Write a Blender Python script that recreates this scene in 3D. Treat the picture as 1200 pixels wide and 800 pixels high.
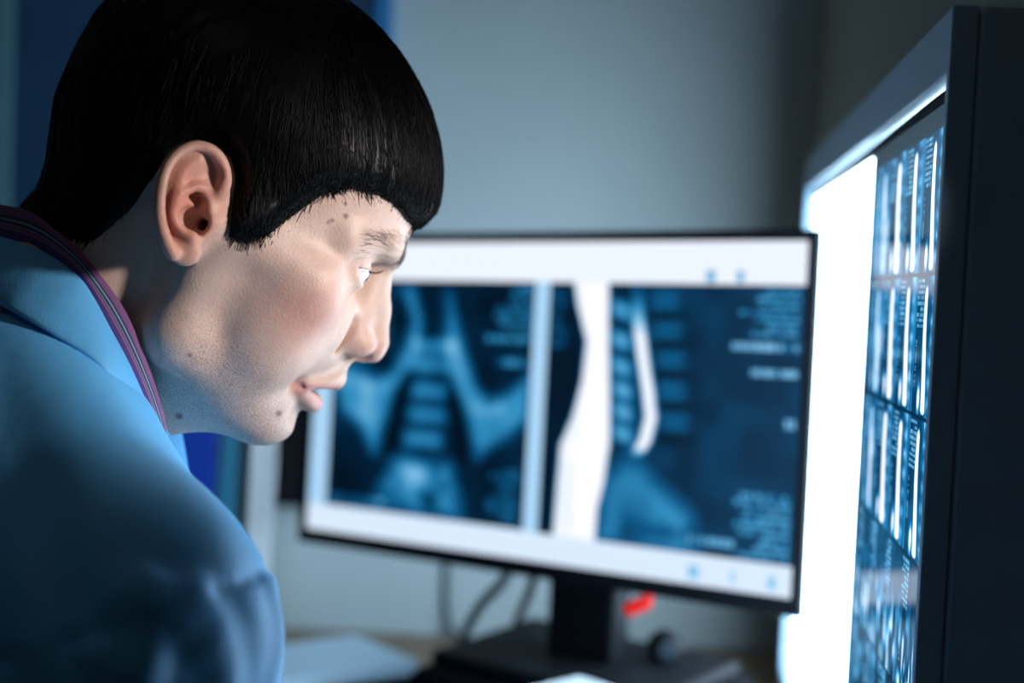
import bpy, bmesh, math, random
import numpy as np
from mathutils import Matrix, Vector

rng = np.random.default_rng(7)
random.seed(7)
scene = bpy.context.scene
col = scene.collection
for o in list(bpy.data.objects):
    bpy.data.objects.remove(o)

# ------------------------------------------------------------------ camera
PITCH, ROLL, CAM_Z = math.radians(3.4), math.radians(2.5), 1.193
fw = Vector((0, math.cos(PITCH), -math.sin(PITCH)))
r0 = Vector((1, 0, 0))
u0 = r0.cross(fw)
rt = math.cos(ROLL) * r0 + math.sin(ROLL) * u0
up = rt.cross(fw)
cd = bpy.data.cameras.new('camera')
cd.lens, cd.sensor_width, cd.clip_start, cd.clip_end = 50, 36, 0.02, 50
cd.dof.use_dof = True
cd.dof.focus_distance = 0.715
cd.dof.aperture_fstop = 3.2
cam = bpy.data.objects.new('camera', cd)
col.objects.link(cam)
m3 = Matrix((rt, up, -fw)).transposed()
cam.matrix_world = Matrix.Translation((0, 0, CAM_Z)) @ m3.to_4x4()
scene.camera = cam

# ------------------------------------------------------------------ light
w = bpy.data.worlds.new('world')
scene.world = w
w.use_nodes = True
w.node_tree.nodes['Background'].inputs[0].default_value = (0.25, 0.5, 0.8, 1)
w.node_tree.nodes['Background'].inputs[1].default_value = 0.02
scene.view_settings.view_transform = 'Standard'
scene.view_settings.look = 'None'
scene.view_settings.gamma = 1
scene.view_settings.use_curve_mapping = False
scene.view_settings.exposure = 0.0

PANEL_L = 11.5        # light box diffuser
FILM_L = 1.3         # brightest part of the backlit film
SCREEN_L = 1.0       # monitor white


def area(name, loc, aim, size, power, color):
    d = bpy.data.lights.new(name, 'AREA')
    d.shape = 'DISK'
    d.size = size
    d.energy = power
    d.color = color
    o = bpy.data.objects.new(name, d)
    col.objects.link(o)
    o.location = loc
    o.rotation_euler = (Vector(aim) - Vector(loc)).to_track_quat('-Z', 'Y').to_euler()
    return o


# dim overhead fill light, added unseen behind the camera
area('overhead_fill', (-0.30, -0.30, 2.50), (-0.15, 0.75, 1.2), 0.35, 0.5, (1.0, 0.90, 0.82))
LAMP_W = 7.8         # unseen lamp added to light the cheek


# ------------------------------------------------------------------ helpers
def tag(o, label=None, cat=None, group=None, kind=None):
    if label: o['label'] = label
    if cat: o['category'] = cat
    if group: o['group'] = group
    if kind: o['kind'] = kind
    return o


def empty(name, loc=(0, 0, 0), rz=0):
    o = bpy.data.objects.new(name, None)
    o.empty_display_size = 0.05
    col.objects.link(o)
    o.location = loc
    o.rotation_euler = (0, 0, rz)
    return o


def link(name, me, mat, parent=None, loc=None, smooth=False):
    o = bpy.data.objects.new(name, me)
    col.objects.link(o)
    if mat: me.materials.append(mat)
    if parent: o.parent = parent
    if loc is not None: o.location = loc
    if smooth:
        me.shade_smooth()
    return o


def mesh_np(name, V, Fq):
    """V (n,3) floats, Fq (m,k) ints"""
    me = bpy.data.meshes.new(name)
    V = np.asarray(V, np.float32); Fq = np.asarray(Fq, np.int32)
    m, k = Fq.shape
    me.vertices.add(len(V)); me.vertices.foreach_set('co', V.ravel())
    me.loops.add(m * k); me.loops.foreach_set('vertex_index', Fq.ravel())
    me.polygons.add(m)
    me.polygons.foreach_set('loop_start', np.arange(0, m * k, k, dtype=np.int32))
    me.polygons.foreach_set('loop_total', np.full(m, k, np.int32))
    me.update(calc_edges=True)
    me.validate()
    return me


def vcol(me, name, rgb):
    a = me.color_attributes.new(name, 'FLOAT_COLOR', 'POINT')
    c = np.ones((len(me.vertices), 4), np.float32)
    c[:, :3] = rgb
    a.data.foreach_set('color', c.ravel())


def bm_box(bm, x0, x1, y0, y1, z0, z1, bev=0.0, seg=2):
    g = bmesh.ops.create_cube(bm, size=1.0)
    vs = g['verts']
    for v in vs:
        v.co = Vector((x0 + (v.co.x + .5) * (x1 - x0), y0 + (v.co.y + .5) * (y1 - y0), z0 + (v.co.z + .5) * (z1 - z0)))
    if bev:
        es = list({e for v in vs for e in v.link_edges})
        bmesh.ops.bevel(bm, geom=es, offset=bev, segments=seg, affect='EDGES', profile=0.5)


def bm_done(name, bm, mat, parent=None, loc=None, smooth=False):
    bmesh.ops.recalc_face_normals(bm, faces=bm.faces)
    me = bpy.data.meshes.new(name)
    bm.to_mesh(me); bm.free()
    return link(name, me, mat, parent, loc, smooth)


def box(name, mat, dims, bev=0.0, parent=None, loc=None, seg=2):
    bm = bmesh.new()
    bm_box(bm, *dims, bev=bev, seg=seg)
    return bm_done(name, bm, mat, parent, loc)


def catmull(P, n):
    P = np.asarray(P, float)
    Q = np.vstack([2 * P[0] - P[1], P, 2 * P[-1] - P[-2]])
    out = []
    for i in range(1, len(Q) - 2):
        for t in np.linspace(0, 1, n, endpoint=False):
            a, b, c, d = Q[i - 1:i + 3]
            out.append(.5 * (2 * b + (c - a) * t + (2 * a - 5 * b + 4 * c - d) * t ** 2 + (3 * b - a - 3 * c + d) * t ** 3))
    out.append(P[-1])
    return np.array(out)


def tube(name, pts, r, mat, parent=None, sides=10, n=6):
    P = catmull(pts, n)
    V, Fq = [], []
    for i, p in enumerate(P):
        t = P[min(i + 1, len(P) - 1)] - P[max(i - 1, 0)]
        t = t / np.linalg.norm(t)
        a = np.cross(t, (0.3, 0.2, 1.0)); a /= np.linalg.norm(a)
        b = np.cross(t, a)
        for k in range(sides):
            q = 2 * math.pi * k / sides
            V.append(p + r * (math.cos(q) * a + math.sin(q) * b))
    for i in range(len(P) - 1):
        for k in range(sides):
            k2 = (k + 1) % sides
            Fq.append((i * sides + k, i * sides + k2, (i + 1) * sides + k2, (i + 1) * sides + k))
    me = mesh_np(name, V, Fq)
    return link(name, me, mat, parent, smooth=True)


def lathe(name, prof, mat, parent=None, loc=None, sides=32, axis='z'):
    V, Fq = [], []
    n = len(prof)
    for k in range(sides):
        a = 2 * math.pi * k / sides
        for r, z in prof:
            if axis == 'z': V.append((r * math.cos(a), r * math.sin(a), z))
            else: V.append((r * math.cos(a), z, r * math.sin(a)))
    for k in range(sides):
        k2 = (k + 1) % sides
        for i in range(n - 1):
            Fq.append((k * n + i, k2 * n + i, k2 * n + i + 1, k * n + i + 1))
    me = mesh_np(name, V, Fq)
    o = link(name, me, mat, parent, loc, smooth=True)
    return o


# ------------------------------------------------------------------ materials
def nt(name):
    m = bpy.data.materials.new(name)
    m.use_nodes = True
    t = m.node_tree
    return m, t, t.nodes['Principled BSDF']


def node(t, kind, **kw):
    n = t.nodes.new(kind)
    for k, v in kw.items(): setattr(n, k, v)
    return n


def mat(name, c, rough=0.6, var=0.06, scale=30, bump=0.0, bscale=200, metal=0.0, spec=0.5, stretch=None):
    m, t, b = nt(name)
    co = node(t, 'ShaderNodeTexCoord')
    src = co.outputs['Object']
    if stretch:
        mp = node(t, 'ShaderNodeMapping'); mp.inputs['Scale'].default_value = stretch
        t.links.new(src, mp.inputs[0]); src = mp.outputs[0]
    nz = node(t, 'ShaderNodeTexNoise'); nz.inputs['Scale'].default_value = scale; nz.inputs['Detail'].default_value = 4
    t.links.new(src, nz.inputs['Vector'])
    rp = node(t, 'ShaderNodeValToRGB')
    rp.color_ramp.elements[0].position = 0.3; rp.color_ramp.elements[1].position = 0.7
    rp.color_ramp.elements[0].color = (*[max(0, x * (1 - var)) for x in c], 1)
    rp.color_ramp.elements[1].color = (*[min(1, x * (1 + var)) for x in c], 1)
    t.links.new(nz.outputs['Fac'], rp.inputs[0]); t.links.new(rp.outputs[0], b.inputs['Base Color'])
    b.inputs['Roughness'].default_value = rough
    b.inputs['Metallic'].default_value = metal
    b.inputs['Specular IOR Level'].default_value = spec
    if bump:
        n2 = node(t, 'ShaderNodeTexNoise'); n2.inputs['Scale'].default_value = bscale
        t.links.new(src, n2.inputs['Vector'])
        bp = node(t, 'ShaderNodeBump'); bp.inputs['Strength'].default_value = bump; bp.inputs['Distance'].default_value = 0.002
        t.links.new(n2.outputs['Fac'], bp.inputs['Height']); t.links.new(bp.outputs[0], b.inputs['Normal'])
    return m


def emit_attr(name, strength, rough=0.3, base=(0.01, 0.01, 0.012), spec=0.5):
    m, t, b = nt(name)
    a = node(t, 'ShaderNodeVertexColor', layer_name='print')
    b.inputs['Base Color'].default_value = (*base, 1)
    b.inputs['Roughness'].default_value = rough
    b.inputs['Specular IOR Level'].default_value = spec
    t.links.new(a.outputs['Color'], b.inputs['Emission Color'])
    b.inputs['Emission Strength'].default_value = strength
    return m


M = {}
M['wall'] = mat('wall_paint', (0.47, 0.55, 0.57), 0.85, 0.03, 6, 0.15, 350)
M['wall_side'] = mat('wall_paint_beige', (0.34, 0.31, 0.25), 0.85, 0.03, 6, 0.15, 350)
M['ceiling'] = mat('ceiling_paint', (0.5, 0.52, 0.52), 0.9, 0.03, 5)
M['floor'] = mat('floor_vinyl', (0.16, 0.17, 0.18), 0.5, 0.15, 12)
M['desk'] = mat('desk_wood', (0.22, 0.145, 0.09), 0.45, 0.25, 6, 0.1, 80, stretch=(2, 18, 18))
M['black'] = mat('black_plastic', (0.005, 0.006, 0.008), 0.6, 0.1, 60, 0.05, 900, spec=0.08)
M['black_matte'] = mat('black_rubber', (0.005, 0.006, 0.008), 0.9, 0.1, 60, spec=0.03)
M['steel'] = mat('painted_steel', (0.24, 0.36, 0.46), 0.38, 0.04, 40, 0.04, 700)
M['steel_side'] = M['steel']
M['cable'] = mat('grey_cable', (0.05, 0.07, 0.085), 0.5, 0.1, 80)
M['red'] = mat('red_plastic', (0.62, 0.006, 0.003), 0.65, 0.08, 80, spec=0.1)
M['paper'] = mat('paper', (0.55, 0.74, 0.88), 0.8, 0.03, 20)
M['paper_white'] = mat('paper_white', (0.82, 0.88, 0.92), 0.8, 0.02, 20)
M['folder'] = mat('dark_folder', (0.012, 0.022, 0.032), 0.7, 0.1, 30, spec=0.15)
M['binder_blue'] = mat('binder_blue', (0.004, 0.055, 0.50), 0.4, 0.08, 30)
M['binder_teal'] = mat('binder_teal', (0.03, 0.22, 0.36), 0.5, 0.06, 30)
M['binder_cream'] = mat('binder_cream', (0.72, 0.74, 0.62), 0.6, 0.04, 30)
M['binder_white'] = mat('binder_white', (0.92, 0.95, 0.97), 0.5, 0.03, 30)
M['binder_dark'] = mat('binder_dark', (0.012, 0.03, 0.045), 0.5, 0.06, 30)
M['board_blue'] = mat('board_blue', (0.012, 0.055, 0.125), 0.6, 0.12, 14, 0.1, 300)
M['board_strip'] = mat('board_strip', (0.10, 0.22, 0.27), 0.4, 0.06, 20)
M['board_edge'] = mat('board_edge', (0.03, 0.20, 0.48), 0.5, 0.06, 20)
M['metal'] = mat('brushed_metal', (0.45, 0.48, 0.5), 0.3, 0.06, 60, metal=1.0)

# diffuser of the light box
m, t, b = nt('diffuser')
co = node(t, 'ShaderNodeTexCoord')
nz = node(t, 'ShaderNodeTexNoise'); nz.inputs['Scale'].default_value = 3
t.links.new(co.outputs['Object'], nz.inputs['Vector'])
rp = node(t, 'ShaderNodeValToRGB')
rp.color_ramp.elements[0].color = (0.60, 0.82, 1.0, 1); rp.color_ramp.elements[1].color = (0.64, 0.85, 1.0, 1)
t.links.new(nz.outputs['Fac'], rp.inputs[0]); t.links.new(rp.outputs[0], b.inputs['Emission Color'])
b.inputs['Base Color'].default_value = (0.8, 0.85, 0.9, 1)
b.inputs['Emission Strength'].default_value = PANEL_L
M['diffuser'] = m

M['film'] = emit_attr('film_print', FILM_L, 0.10, (0.003, 0.006, 0.010), 0.22)
M['screen'] = emit_attr('screen_print', SCREEN_L, 0.4, (0.004, 0.005, 0.007), 0.2)

# skin: colour attribute from the modelled features, fine pores and stubble on top
m, t, b = nt('skin')
a = node(t, 'ShaderNodeVertexColor', layer_name='tone')
s = node(t, 'ShaderNodeVertexColor', layer_name='stubble')
co = node(t, 'ShaderNodeTexCoord')
nz = node(t, 'ShaderNodeTexNoise'); nz.inputs['Scale'].default_value = 1300; nz.inputs['Detail'].default_value = 2
t.links.new(co.outputs['Object'], nz.inputs['Vector'])
rp = node(t, 'ShaderNodeValToRGB')
rp.color_ramp.elements[0].position = 0.50; rp.color_ramp.elements[1].position = 0.64
rp.color_ramp.elements[0].color = (0, 0, 0, 1); rp.color_ramp.elements[1].color = (1, 1, 1, 1)
t.links.new(nz.outputs['Fac'], rp.inputs[0])
mu = node(t, 'ShaderNodeMath', operation='MULTIPLY')
t.links.new(rp.outputs[0], mu.inputs[0]); t.links.new(s.outputs['Color'], mu.inputs[1])
n3 = node(t, 'ShaderNodeTexNoise'); n3.inputs['Scale'].default_value = 120; n3.inputs['Detail'].default_value = 5
t.links.new(co.outputs['Object'], n3.inputs['Vector'])
mr = node(t, 'ShaderNodeMapRange'); mr.inputs[3].default_value = 0.84; mr.inputs[4].default_value = 1.16
t.links.new(n3.outputs['Fac'], mr.inputs[0])
hs = node(t, 'ShaderNodeVectorMath', operation='SCALE')
t.links.new(a.outputs['Color'], hs.inputs[0]); t.links.new(mr.outputs[0], hs.inputs['Scale'])
mx = node(t, 'ShaderNodeMix', data_type='RGBA')
t.links.new(mu.outputs[0], mx.inputs['Factor']); t.links.new(hs.outputs[0], mx.inputs[6])
mx.inputs[7].default_value = (0.06, 0.045, 0.04, 1)
t.links.new(mx.outputs[2], b.inputs['Base Color'])
b.inputs['Roughness'].default_value = 0.46
b.inputs['Specular IOR Level'].default_value = 0.4
b.inputs['Subsurface Weight'].default_value = 0.25
b.inputs['Subsurface Radius'].default_value = (1.0, 0.35, 0.2)
b.inputs['Subsurface Scale'].default_value = 0.004
n4 = node(t, 'ShaderNodeTexNoise'); n4.inputs['Scale'].default_value = 700; n4.inputs['Detail'].default_value = 3
t.links.new(co.outputs['Object'], n4.inputs['Vector'])
bp = node(t, 'ShaderNodeBump'); bp.inputs['Strength'].default_value = 0.28; bp.inputs['Distance'].default_value = 0.0009
t.links.new(n4.outputs['Fac'], bp.inputs['Height']); t.links.new(bp.outputs[0], b.inputs['Normal'])
M['skin'] = m

M['hair'] = mat('black_hair', (0.0018, 0.002, 0.0025), 0.42, 0.2, 300, spec=0.15)
M['brow'] = mat('brow_hair', (0.10, 0.075, 0.065), 0.5, 0.2, 300)
m, t, b = nt('eyeball')
a = node(t, 'ShaderNodeVertexColor', layer_name='print')
t.links.new(a.outputs['Color'], b.inputs['Base Color'])
b.inputs['Roughness'].default_value = 0.08
b.inputs['Coat Weight'].default_value = 1.0; b.inputs['Coat Roughness'].default_value = 0.03
M['eye'] = m

# coat cloth
m, t, b = nt('coat_cloth')
co = node(t, 'ShaderNodeTexCoord')
wv = node(t, 'ShaderNodeTexNoise'); wv.inputs['Scale'].default_value = 1400; wv.inputs['Detail'].default_value = 2
t.links.new(co.outputs['Object'], wv.inputs['Vector'])
n2 = node(t, 'ShaderNodeTexNoise'); n2.inputs['Scale'].default_value = 28; n2.inputs['Detail'].default_value = 3
t.links.new(co.outputs['Object'], n2.inputs['Vector'])
rp = node(t, 'ShaderNodeValToRGB')
rp.color_ramp.elements[0].color = (0.10, 0.45, 0.86, 1); rp.color_ramp.elements[1].color = (0.13, 0.49, 0.90, 1)
t.links.new(n2.outputs['Fac'], rp.inputs[0]); t.links.new(rp.outputs[0], b.inputs['Base Color'])
ad = node(t, 'ShaderNodeMath', operation='MULTIPLY_ADD'); ad.inputs[1].default_value = 0.15
t.links.new(wv.outputs['Fac'], ad.inputs[0]); t.links.new(n2.outputs['Fac'], ad.inputs[2])
bp = node(t, 'ShaderNodeBump'); bp.inputs['Strength'].default_value = 0.32; bp.inputs['Distance'].default_value = 0.004
t.links.new(ad.outputs[0], bp.inputs['Height']); t.links.new(bp.outputs[0], b.inputs['Normal'])
b.inputs['Roughness'].default_value = 0.55
b.inputs['Specular IOR Level'].default_value = 0.45
M['coat'] = m

# lanyard: woven stripes across the ribbon (UV.x)
m, t, b = nt('lanyard_ribbon')
uvn = node(t, 'ShaderNodeUVMap', uv_map='UVMap')
sp = node(t, 'ShaderNodeSeparateXYZ'); t.links.new(uvn.outputs[0], sp.inputs[0])
rp = node(t, 'ShaderNodeValToRGB'); rp.color_ramp.interpolation = 'CONSTANT'
cr = rp.color_ramp
cr.elements[0].position = 0.0; cr.elements[0].color = (0.20, 0.075, 0.22, 1)
cr.elements[1].position = 0.32; cr.elements[1].color = (0.03, 0.04, 0.10, 1)
for p, c in ((0.40, (0.22, 0.36, 0.55)), (0.46, (0.02, 0.03, 0.08)), (0.54, (0.16, 0.20, 0.36)), (0.58, (0.20, 0.08, 0.21)), (0.66, (0.26, 0.14, 0.26)), (0.70, (0.07, 0.035, 0.22))):
    e = cr.elements.new(p); e.color = (*c, 1)
t.links.new(sp.outputs[0], rp.inputs[0])
wv = node(t, 'ShaderNodeTexWave'); wv.inputs['Scale'].default_value = 90
mpn = node(t, 'ShaderNodeMapping'); mpn.inputs['Scale'].default_value = (0.3, 6, 1)
t.links.new(uvn.outputs[0], mpn.inputs[0]); t.links.new(mpn.outputs[0], wv.inputs['Vector'])
bp = node(t, 'ShaderNodeBump'); bp.inputs['Strength'].default_value = 0.3; bp.inputs['Distance'].default_value = 0.0006
t.links.new(wv.outputs['Fac'], bp.inputs['Height']); t.links.new(bp.outputs[0], b.inputs['Normal'])
t.links.new(rp.outputs[0], b.inputs['Base Color'])
b.inputs['Roughness'].default_value = 0.6
M['lanyard'] = m

# ------------------------------------------------------------------ the room
DESK = 0.735
WX, WY = 0.344, 1.690        # right wall, back wall
X0, Y0, ZC = -2.6, -1.7, 2.6
tag(box('floor', M['floor'], (X0, WX, Y0, WY, -0.1, 0)), kind='structure')
tag(box('ceiling', M['ceiling'], (X0, WX, Y0, WY, ZC, ZC + 0.1)), kind='structure')
tag(box('wall_back', M['wall'], (X0 - 0.1, WX + 0.1, WY, WY + 0.1, -0.1, ZC + 0.1)), kind='structure')
tag(box('wall_right', M['wall_side'], (WX, WX + 0.1, Y0 - 0.1, WY, -0.1, ZC + 0.1)), kind='structure')
tag(box('wall_left', M['wall'], (X0 - 0.1, X0, Y0, WY, -0.1, ZC + 0.1)), kind='structure')
tag(box('wall_front', M['wall'], (X0 - 0.1, WX + 0.1, Y0 - 0.1, Y0, -0.1, ZC + 0.1)), kind='structure')

# ------------------------------------------------------------------ desk
dk = empty('desk', (-0.5, 1.3, 0))
tag(dk, 'brown wooden desk with a straight worktop against the grey wall', 'desk')
bm = bmesh.new()
L_ = [(-1.0, 0.388), (0.842, 0.388), (0.842, -0.72), (0.435, -0.72), (0.435, -0.22), (-1.0, -0.22)]
lo_v = [bm.verts.new((x, y, DESK - 0.03)) for x, y in L_]; hi_v = [bm.verts.new((x, y, DESK)) for x, y in L_]
bm.faces.new(lo_v); bm.faces.new(hi_v[::-1])
for k in range(6):
    bm.faces.new((lo_v[k], lo_v[(k + 1) % 6], hi_v[(k + 1) % 6], hi_v[k]))
bm_done('worktop', bm, M['desk'], dk)
for x, y in ((-0.96, 0.35), (0.79, 0.35), (0.79, -0.68), (0.47, -0.68), (-0.96, -0.18)):
    bm = bmesh.new(); bm_box(bm, x - .025, x + .025, y - .025, y + .025, 0, DESK - 0.03, 0.003)
    bm_done('leg', bm, M['metal'], dk)

# ------------------------------------------------------------------ light box
LBN = Vector((0.1977, 0.6686, 1.3187)); LBF = Vector((0.2824, 1.409, 1.302))
LW = (LBF - LBN).length
yaw_lb = math.atan2(LBF.y - LBN.y, LBF.x - LBN.x)
pit_lb = math.asin((LBF.z - LBN.z) / LW)
# local frame: X along the box (near -> far), Y out of the back, Z up, origin at the near top front corner
lb = empty('light_box')
lb.rotation_euler = (0, -pit_lb, yaw_lb)
lb.location = LBN
tag(lb, 'grey metal x-ray light box glowing white on its bare half', 'light box')
LH, TH = 0.540, 0.055
FR = 0.036                        # frame width
# local Y after rotation by yaw ~ 83 deg points to -x (towards the man); so the back is -Y
bm = bmesh.new(); bm_box(bm, 0, LW, -TH, -0.012, -LH, 0, 0.003)
bm_done('housing', bm, M['steel'], lb)
bm = bmesh.new()
TOPF = 0.031; NEAR = 0.0075
o_ = [(0, 0), (LW, 0), (LW, -LH), (0, -LH)]
i_ = [(NEAR, -TOPF), (LW - 0.014, -TOPF), (LW - 0.014, -LH + FR), (NEAR, -LH + FR)]
vv = {}
for nm, pts_ in (('o', o_), ('i', i_)):
    for k, (x, z) in enumerate(pts_):
        vv[nm, k, 0] = bm.verts.new((x, 0.0, z)); vv[nm, k, 1] = bm.verts.new((x, -0.0119, z))
for k in range(4):
    k2 = (k + 1) % 4
    for q in ([('o', k, 0), ('o', k2, 0), ('i', k2, 0), ('i', k, 0)], [('o', k, 1), ('o', k2, 1), ('i', k2, 1), ('i', k, 1)],
              [('o', k, 0), ('o', k2, 0), ('o', k2, 1), ('o', k, 1)], [('i', k, 0), ('i', k2, 0), ('i', k2, 1), ('i', k, 1)]):
        bm.faces.new([vv[a] for a in q])
fro = bm_done('front_frame', bm, M['steel'], lb)
bv = fro.modifiers.new('b', 'BEVEL'); bv.width = 0.0012; bv.segments = 2
bm = bmesh.new(); bm_box(bm, NEAR, LW - 0.014, -0.0119, -0.0095, -LH + FR, -TOPF)
bm_done('diffuser', bm, M['diffuser'], lb)
bm = bmesh.new(); bm_box(bm, 0.012, LW - 0.02, -0.0092, -0.0060, -TOPF - 0.009, -TOPF - 0.002, 0.0008)
bm_done('film_clip', bm, M['black'], lb)
for x in (0.06, LW - 0.06):
    zb = DESK - (LBN.z + (LBF.z - LBN.z) * x / LW)
    bm = bmesh.new(); bm_box(bm, x - .02, x + .02, -TH + .004, -0.006, zb, -LH, 0.002)
    bm_done('foot', bm, M['black_matte'], lb)
bm = bmesh.new(); bm_box(bm, -0.004, 0.0, -0.030, -0.018, -LH + 0.04, -LH + 0.065, 0.001)
bm_done('switch', bm, M['black'], lb)


def ramp_blue(g):
    g = np.clip(g, 0, 1)
    xs = [0, .15, .35, .55, .75, 1.0]
    r = np.interp(g, xs, [0.000, 0.000, 0.002, 0.03, 0.26, 1.0])
    gg = np.interp(g, xs, [0.002, 0.014, 0.095, 0.27, 0.60, 1.0])
    bb = np.interp(g, xs, [0.005, 0.040, 0.24, 0.52, 0.90, 1.05])
    return np.stack([r, gg, bb], -1)


def vnoise(u, v, seed=0):
    """smooth value noise on arrays"""
    r_ = np.random.default_rng(seed).random((64, 64))
    iu = np.floor(u).astype(int); iv = np.floor(v).astype(int)
    fu = u - iu; fv = v - iv
    fu = fu * fu * (3 - 2 * fu); fv = fv * fv * (3 - 2 * fv)
    g = lambda a, b: r_[a % 64, b % 64]
    return (g(iu, iv) * (1 - fu) + g(iu + 1, iv) * fu) * (1 - fv) + (g(iu, iv + 1) * (1 - fu) + g(iu + 1, iv + 1) * fu) * fv


def G(x, s): return np.exp(-(x / s) ** 2)


def grid_mesh(name, nu, nv, fpos):
    u, v = np.meshgrid(np.linspace(0, 1, nu), np.linspace(0, 1, nv))
    V = fpos(u.ravel(), v.ravel())
    idx = np.arange(nu * nv).reshape(nv, nu)
    Fq = np.stack([idx[:-1, :-1], idx[1:, :-1], idx[1:, 1:], idx[:-1, 1:]], -1).reshape(-1, 4)
    return mesh_np(name, V, Fq), u.ravel(), v.ravel()


# the film: 4 columns x 5 rows of spine slices, printed on one sheet
FW, FH = 0.286, 0.400
fx0, fz0 = 0.0085, -TOPF - 0.006
me, u, v = grid_mesh('film', 300, 800, lambda u, v: np.stack([fx0 + u * FW, -0.0066 + 0 * u, fz0 - v * FH], -1))
CW, RH = 0.060, 0.0735
X = u * FW - 0.35 * CW; Z = v * FH - 0.013
ci = np.clip(np.floor(X / CW), -1, 3).astype(int); ri = np.floor(Z / RH).astype(int)
cx = X / CW - ci; cz = Z / RH - ri                # 0..1 inside a slice, cx grows away from the camera
g = 0.13 + 0.10 * vnoise(X * 400, Z * 120, 1)
near = np.array([1.0, 1.0, 1.0, 0.35])[ci]
rowA = ri < 3
# bright band of fat behind the spine, slightly S-curved
bc = 0.47 + 0.05 * np.sin(cz * 4.2 + 0.4) + 0.02 * (ri - 1) - 0.04 * (ci - 1)
bw = 0.062 + 0.035 * cz + 0.012 * ci
band = G(cx - bc, bw) ** 1.0 * np.clip((cz - 0.06) * 12, 0, 1) * np.clip((0.99 - cz) * 30, 0, 1)
g = g + rowA * near * 1.5 * np.clip(band * 1.5 - .25, 0, 1)
# second bright patch low beside the band
g = g + rowA * near * 1.2 * (G(cx - 0.70, 0.06) * G(cz - 0.88, 0.09))
# vertebrae: soft blocks on the camera side of the band
vb = (0.5 + 0.5 * np.sin(cz * 2 * np.pi * 7)) * G(cx - 0.24, 0.10)
g = g + rowA * near * 0.28 * vb * (0.4 + vnoise(X * 900, Z * 500, 5))
g = g + 0.42 * near * rowA * vnoise(X * 700, Z * 40, 2) * G(cx - 0.15, 0.22)
# faint streaks in the far column
st = (ci == 3) & rowA
g = g + st * 1.1 * np.clip(vnoise(X * 420, Z * 45, 3) - .35, 0, 1) * G(cz - .6, .45)
# bottom rows: brighter clouded cross-sections
low = ri == 3
g = g + low * 1.3 * np.clip(vnoise(X * 260, Z * 90, 4) - 0.35, 0, 1) * np.clip((cz - 0.25) * 2.5, 0, 1)
g = g + (ri > 3) * 0.8 * np.clip(vnoise(X * 200, Z * 110, 8) - 0.4, 0, 1)
# caption marks: short light dashes at the head of every slice, on the far side of the band
for k in range(9):
    zz = 0.05 + k * 0.040
    ln = 0.08 + 0.55 * vnoise(ci * 3.7 + ri * 1.3 + k * 2.1, ri * 2.9 + k * .7, 6)
    on = (np.abs(cz - zz) < 0.012) & (cx > 0.66) & (cx < 0.66 + ln)
    dots = vnoise(X * 1600, k * 5.0 + ri * 3.0 + 0 * Z, 7) > 0.38
    g = np.where(on & dots & (ci < 4), np.maximum(g, 0.62), g)
on = (np.abs(cx - 0.93) < 0.02) & (vnoise(X * 0, Z * 1300, 9) > 0.5) & (cz > .45) & (cz < .8)
g = np.where(on, np.maximum(g, 0.6), g)
# black gap between slices
gap = (cz < 0.018) | (cz > 0.992) | (Z < 0)
g = np.where(gap, 0.10, g)
g = np.where(Z < 0, 0.05, g)
vcol(me, 'print', ramp_blue(g))
film = link('radiograph_film', me, M['film'], lb)
sd = film.modifiers.new('s', 'SOLIDIFY'); sd.thickness = 0.0004; sd.offset = -1
film.parent = None
film.location = LBN; film.rotation_euler = lb.rotation_euler
tag(film, 'dark blue spine film with rows of slices clipped on the light box', 'film')

# ------------------------------------------------------------------ monitor
MC = Vector((0.0178, 1.2547, 1.0669))
mon = empty('monitor', MC)
Rm = Matrix.Rotation(math.radians(-34.7), 4, 'Z') @ Matrix.Rotation(math.radians(-4), 4, 'X') @ Matrix.Rotation(math.radians(-2), 4, 'Y')
mon.matrix_world = Matrix.Translation(MC) @ Rm
tag(mon, 'black wide monitor on a stand showing two spine scans', 'monitor')
MW, MH, SW, SH = 0.530, 0.299, 0.512, 0.281
bm = bmesh.new()
o_ = [(-MW / 2, MH / 2), (MW / 2, MH / 2), (MW / 2, -MH / 2 - 0.005), (-MW / 2, -MH / 2 - 0.005)]
i_ = [(-SW / 2, SH / 2), (SW / 2, SH / 2), (SW / 2, -SH / 2), (-SW / 2, -SH / 2)]
vv = {}
for nm, pts_ in (('o', o_), ('i', i_)):
    for k, (x, z) in enumerate(pts_):
        vv[nm, k, 0] = bm.verts.new((x, -0.003, z)); vv[nm, k, 1] = bm.verts.new((x, 0.006, z))
for k in range(4):
    k2 = (k + 1) % 4
    for q in ([('o', k, 0), ('o', k2, 0), ('i', k2, 0), ('i', k, 0)], [('o', k, 1), ('o', k2, 1), ('i', k2, 1), ('i', k, 1)],
              [('o', k, 0), ('o', k2, 0), ('o', k2, 1), ('o', k, 1)], [('i', k, 0), ('i', k2, 0), ('i', k2, 1), ('i', k, 1)]):
        bm.faces.new([vv[a] for a in q])
bz = bm_done('bezel', bm, M['black'], mon)
bv = bz.modifiers.new('b', 'BEVEL'); bv.width = 0.0015; bv.segments = 2
bm = bmesh.new(); bm_box(bm, -MW / 2 + .002, MW / 2 - .004, 0.006, 0.014, -MH / 2 + .002, MH / 2 - .002, 0.002)
bm_box(bm, -0.17, 0.17, 0.014, 0.040, -0.11, 0.10, 0.012, 3)
bm_done('back_shell', bm, M['black'], mon)

me, u, v = grid_mesh('screen', 520, 300, lambda u, v: np.stack([(u - .5) * SW, 0 * u, (.5 - v) * SH], -1))


def poly_mask(u, v, P, soft):
    """signed distance based soft mask of a polygon (aspect corrected)"""
    d = poly_sdf(u * 1.82, v, [(a * 1.82, b) for a, b in P])
    return np.clip(.5 - d / soft, 0, 1)


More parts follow.
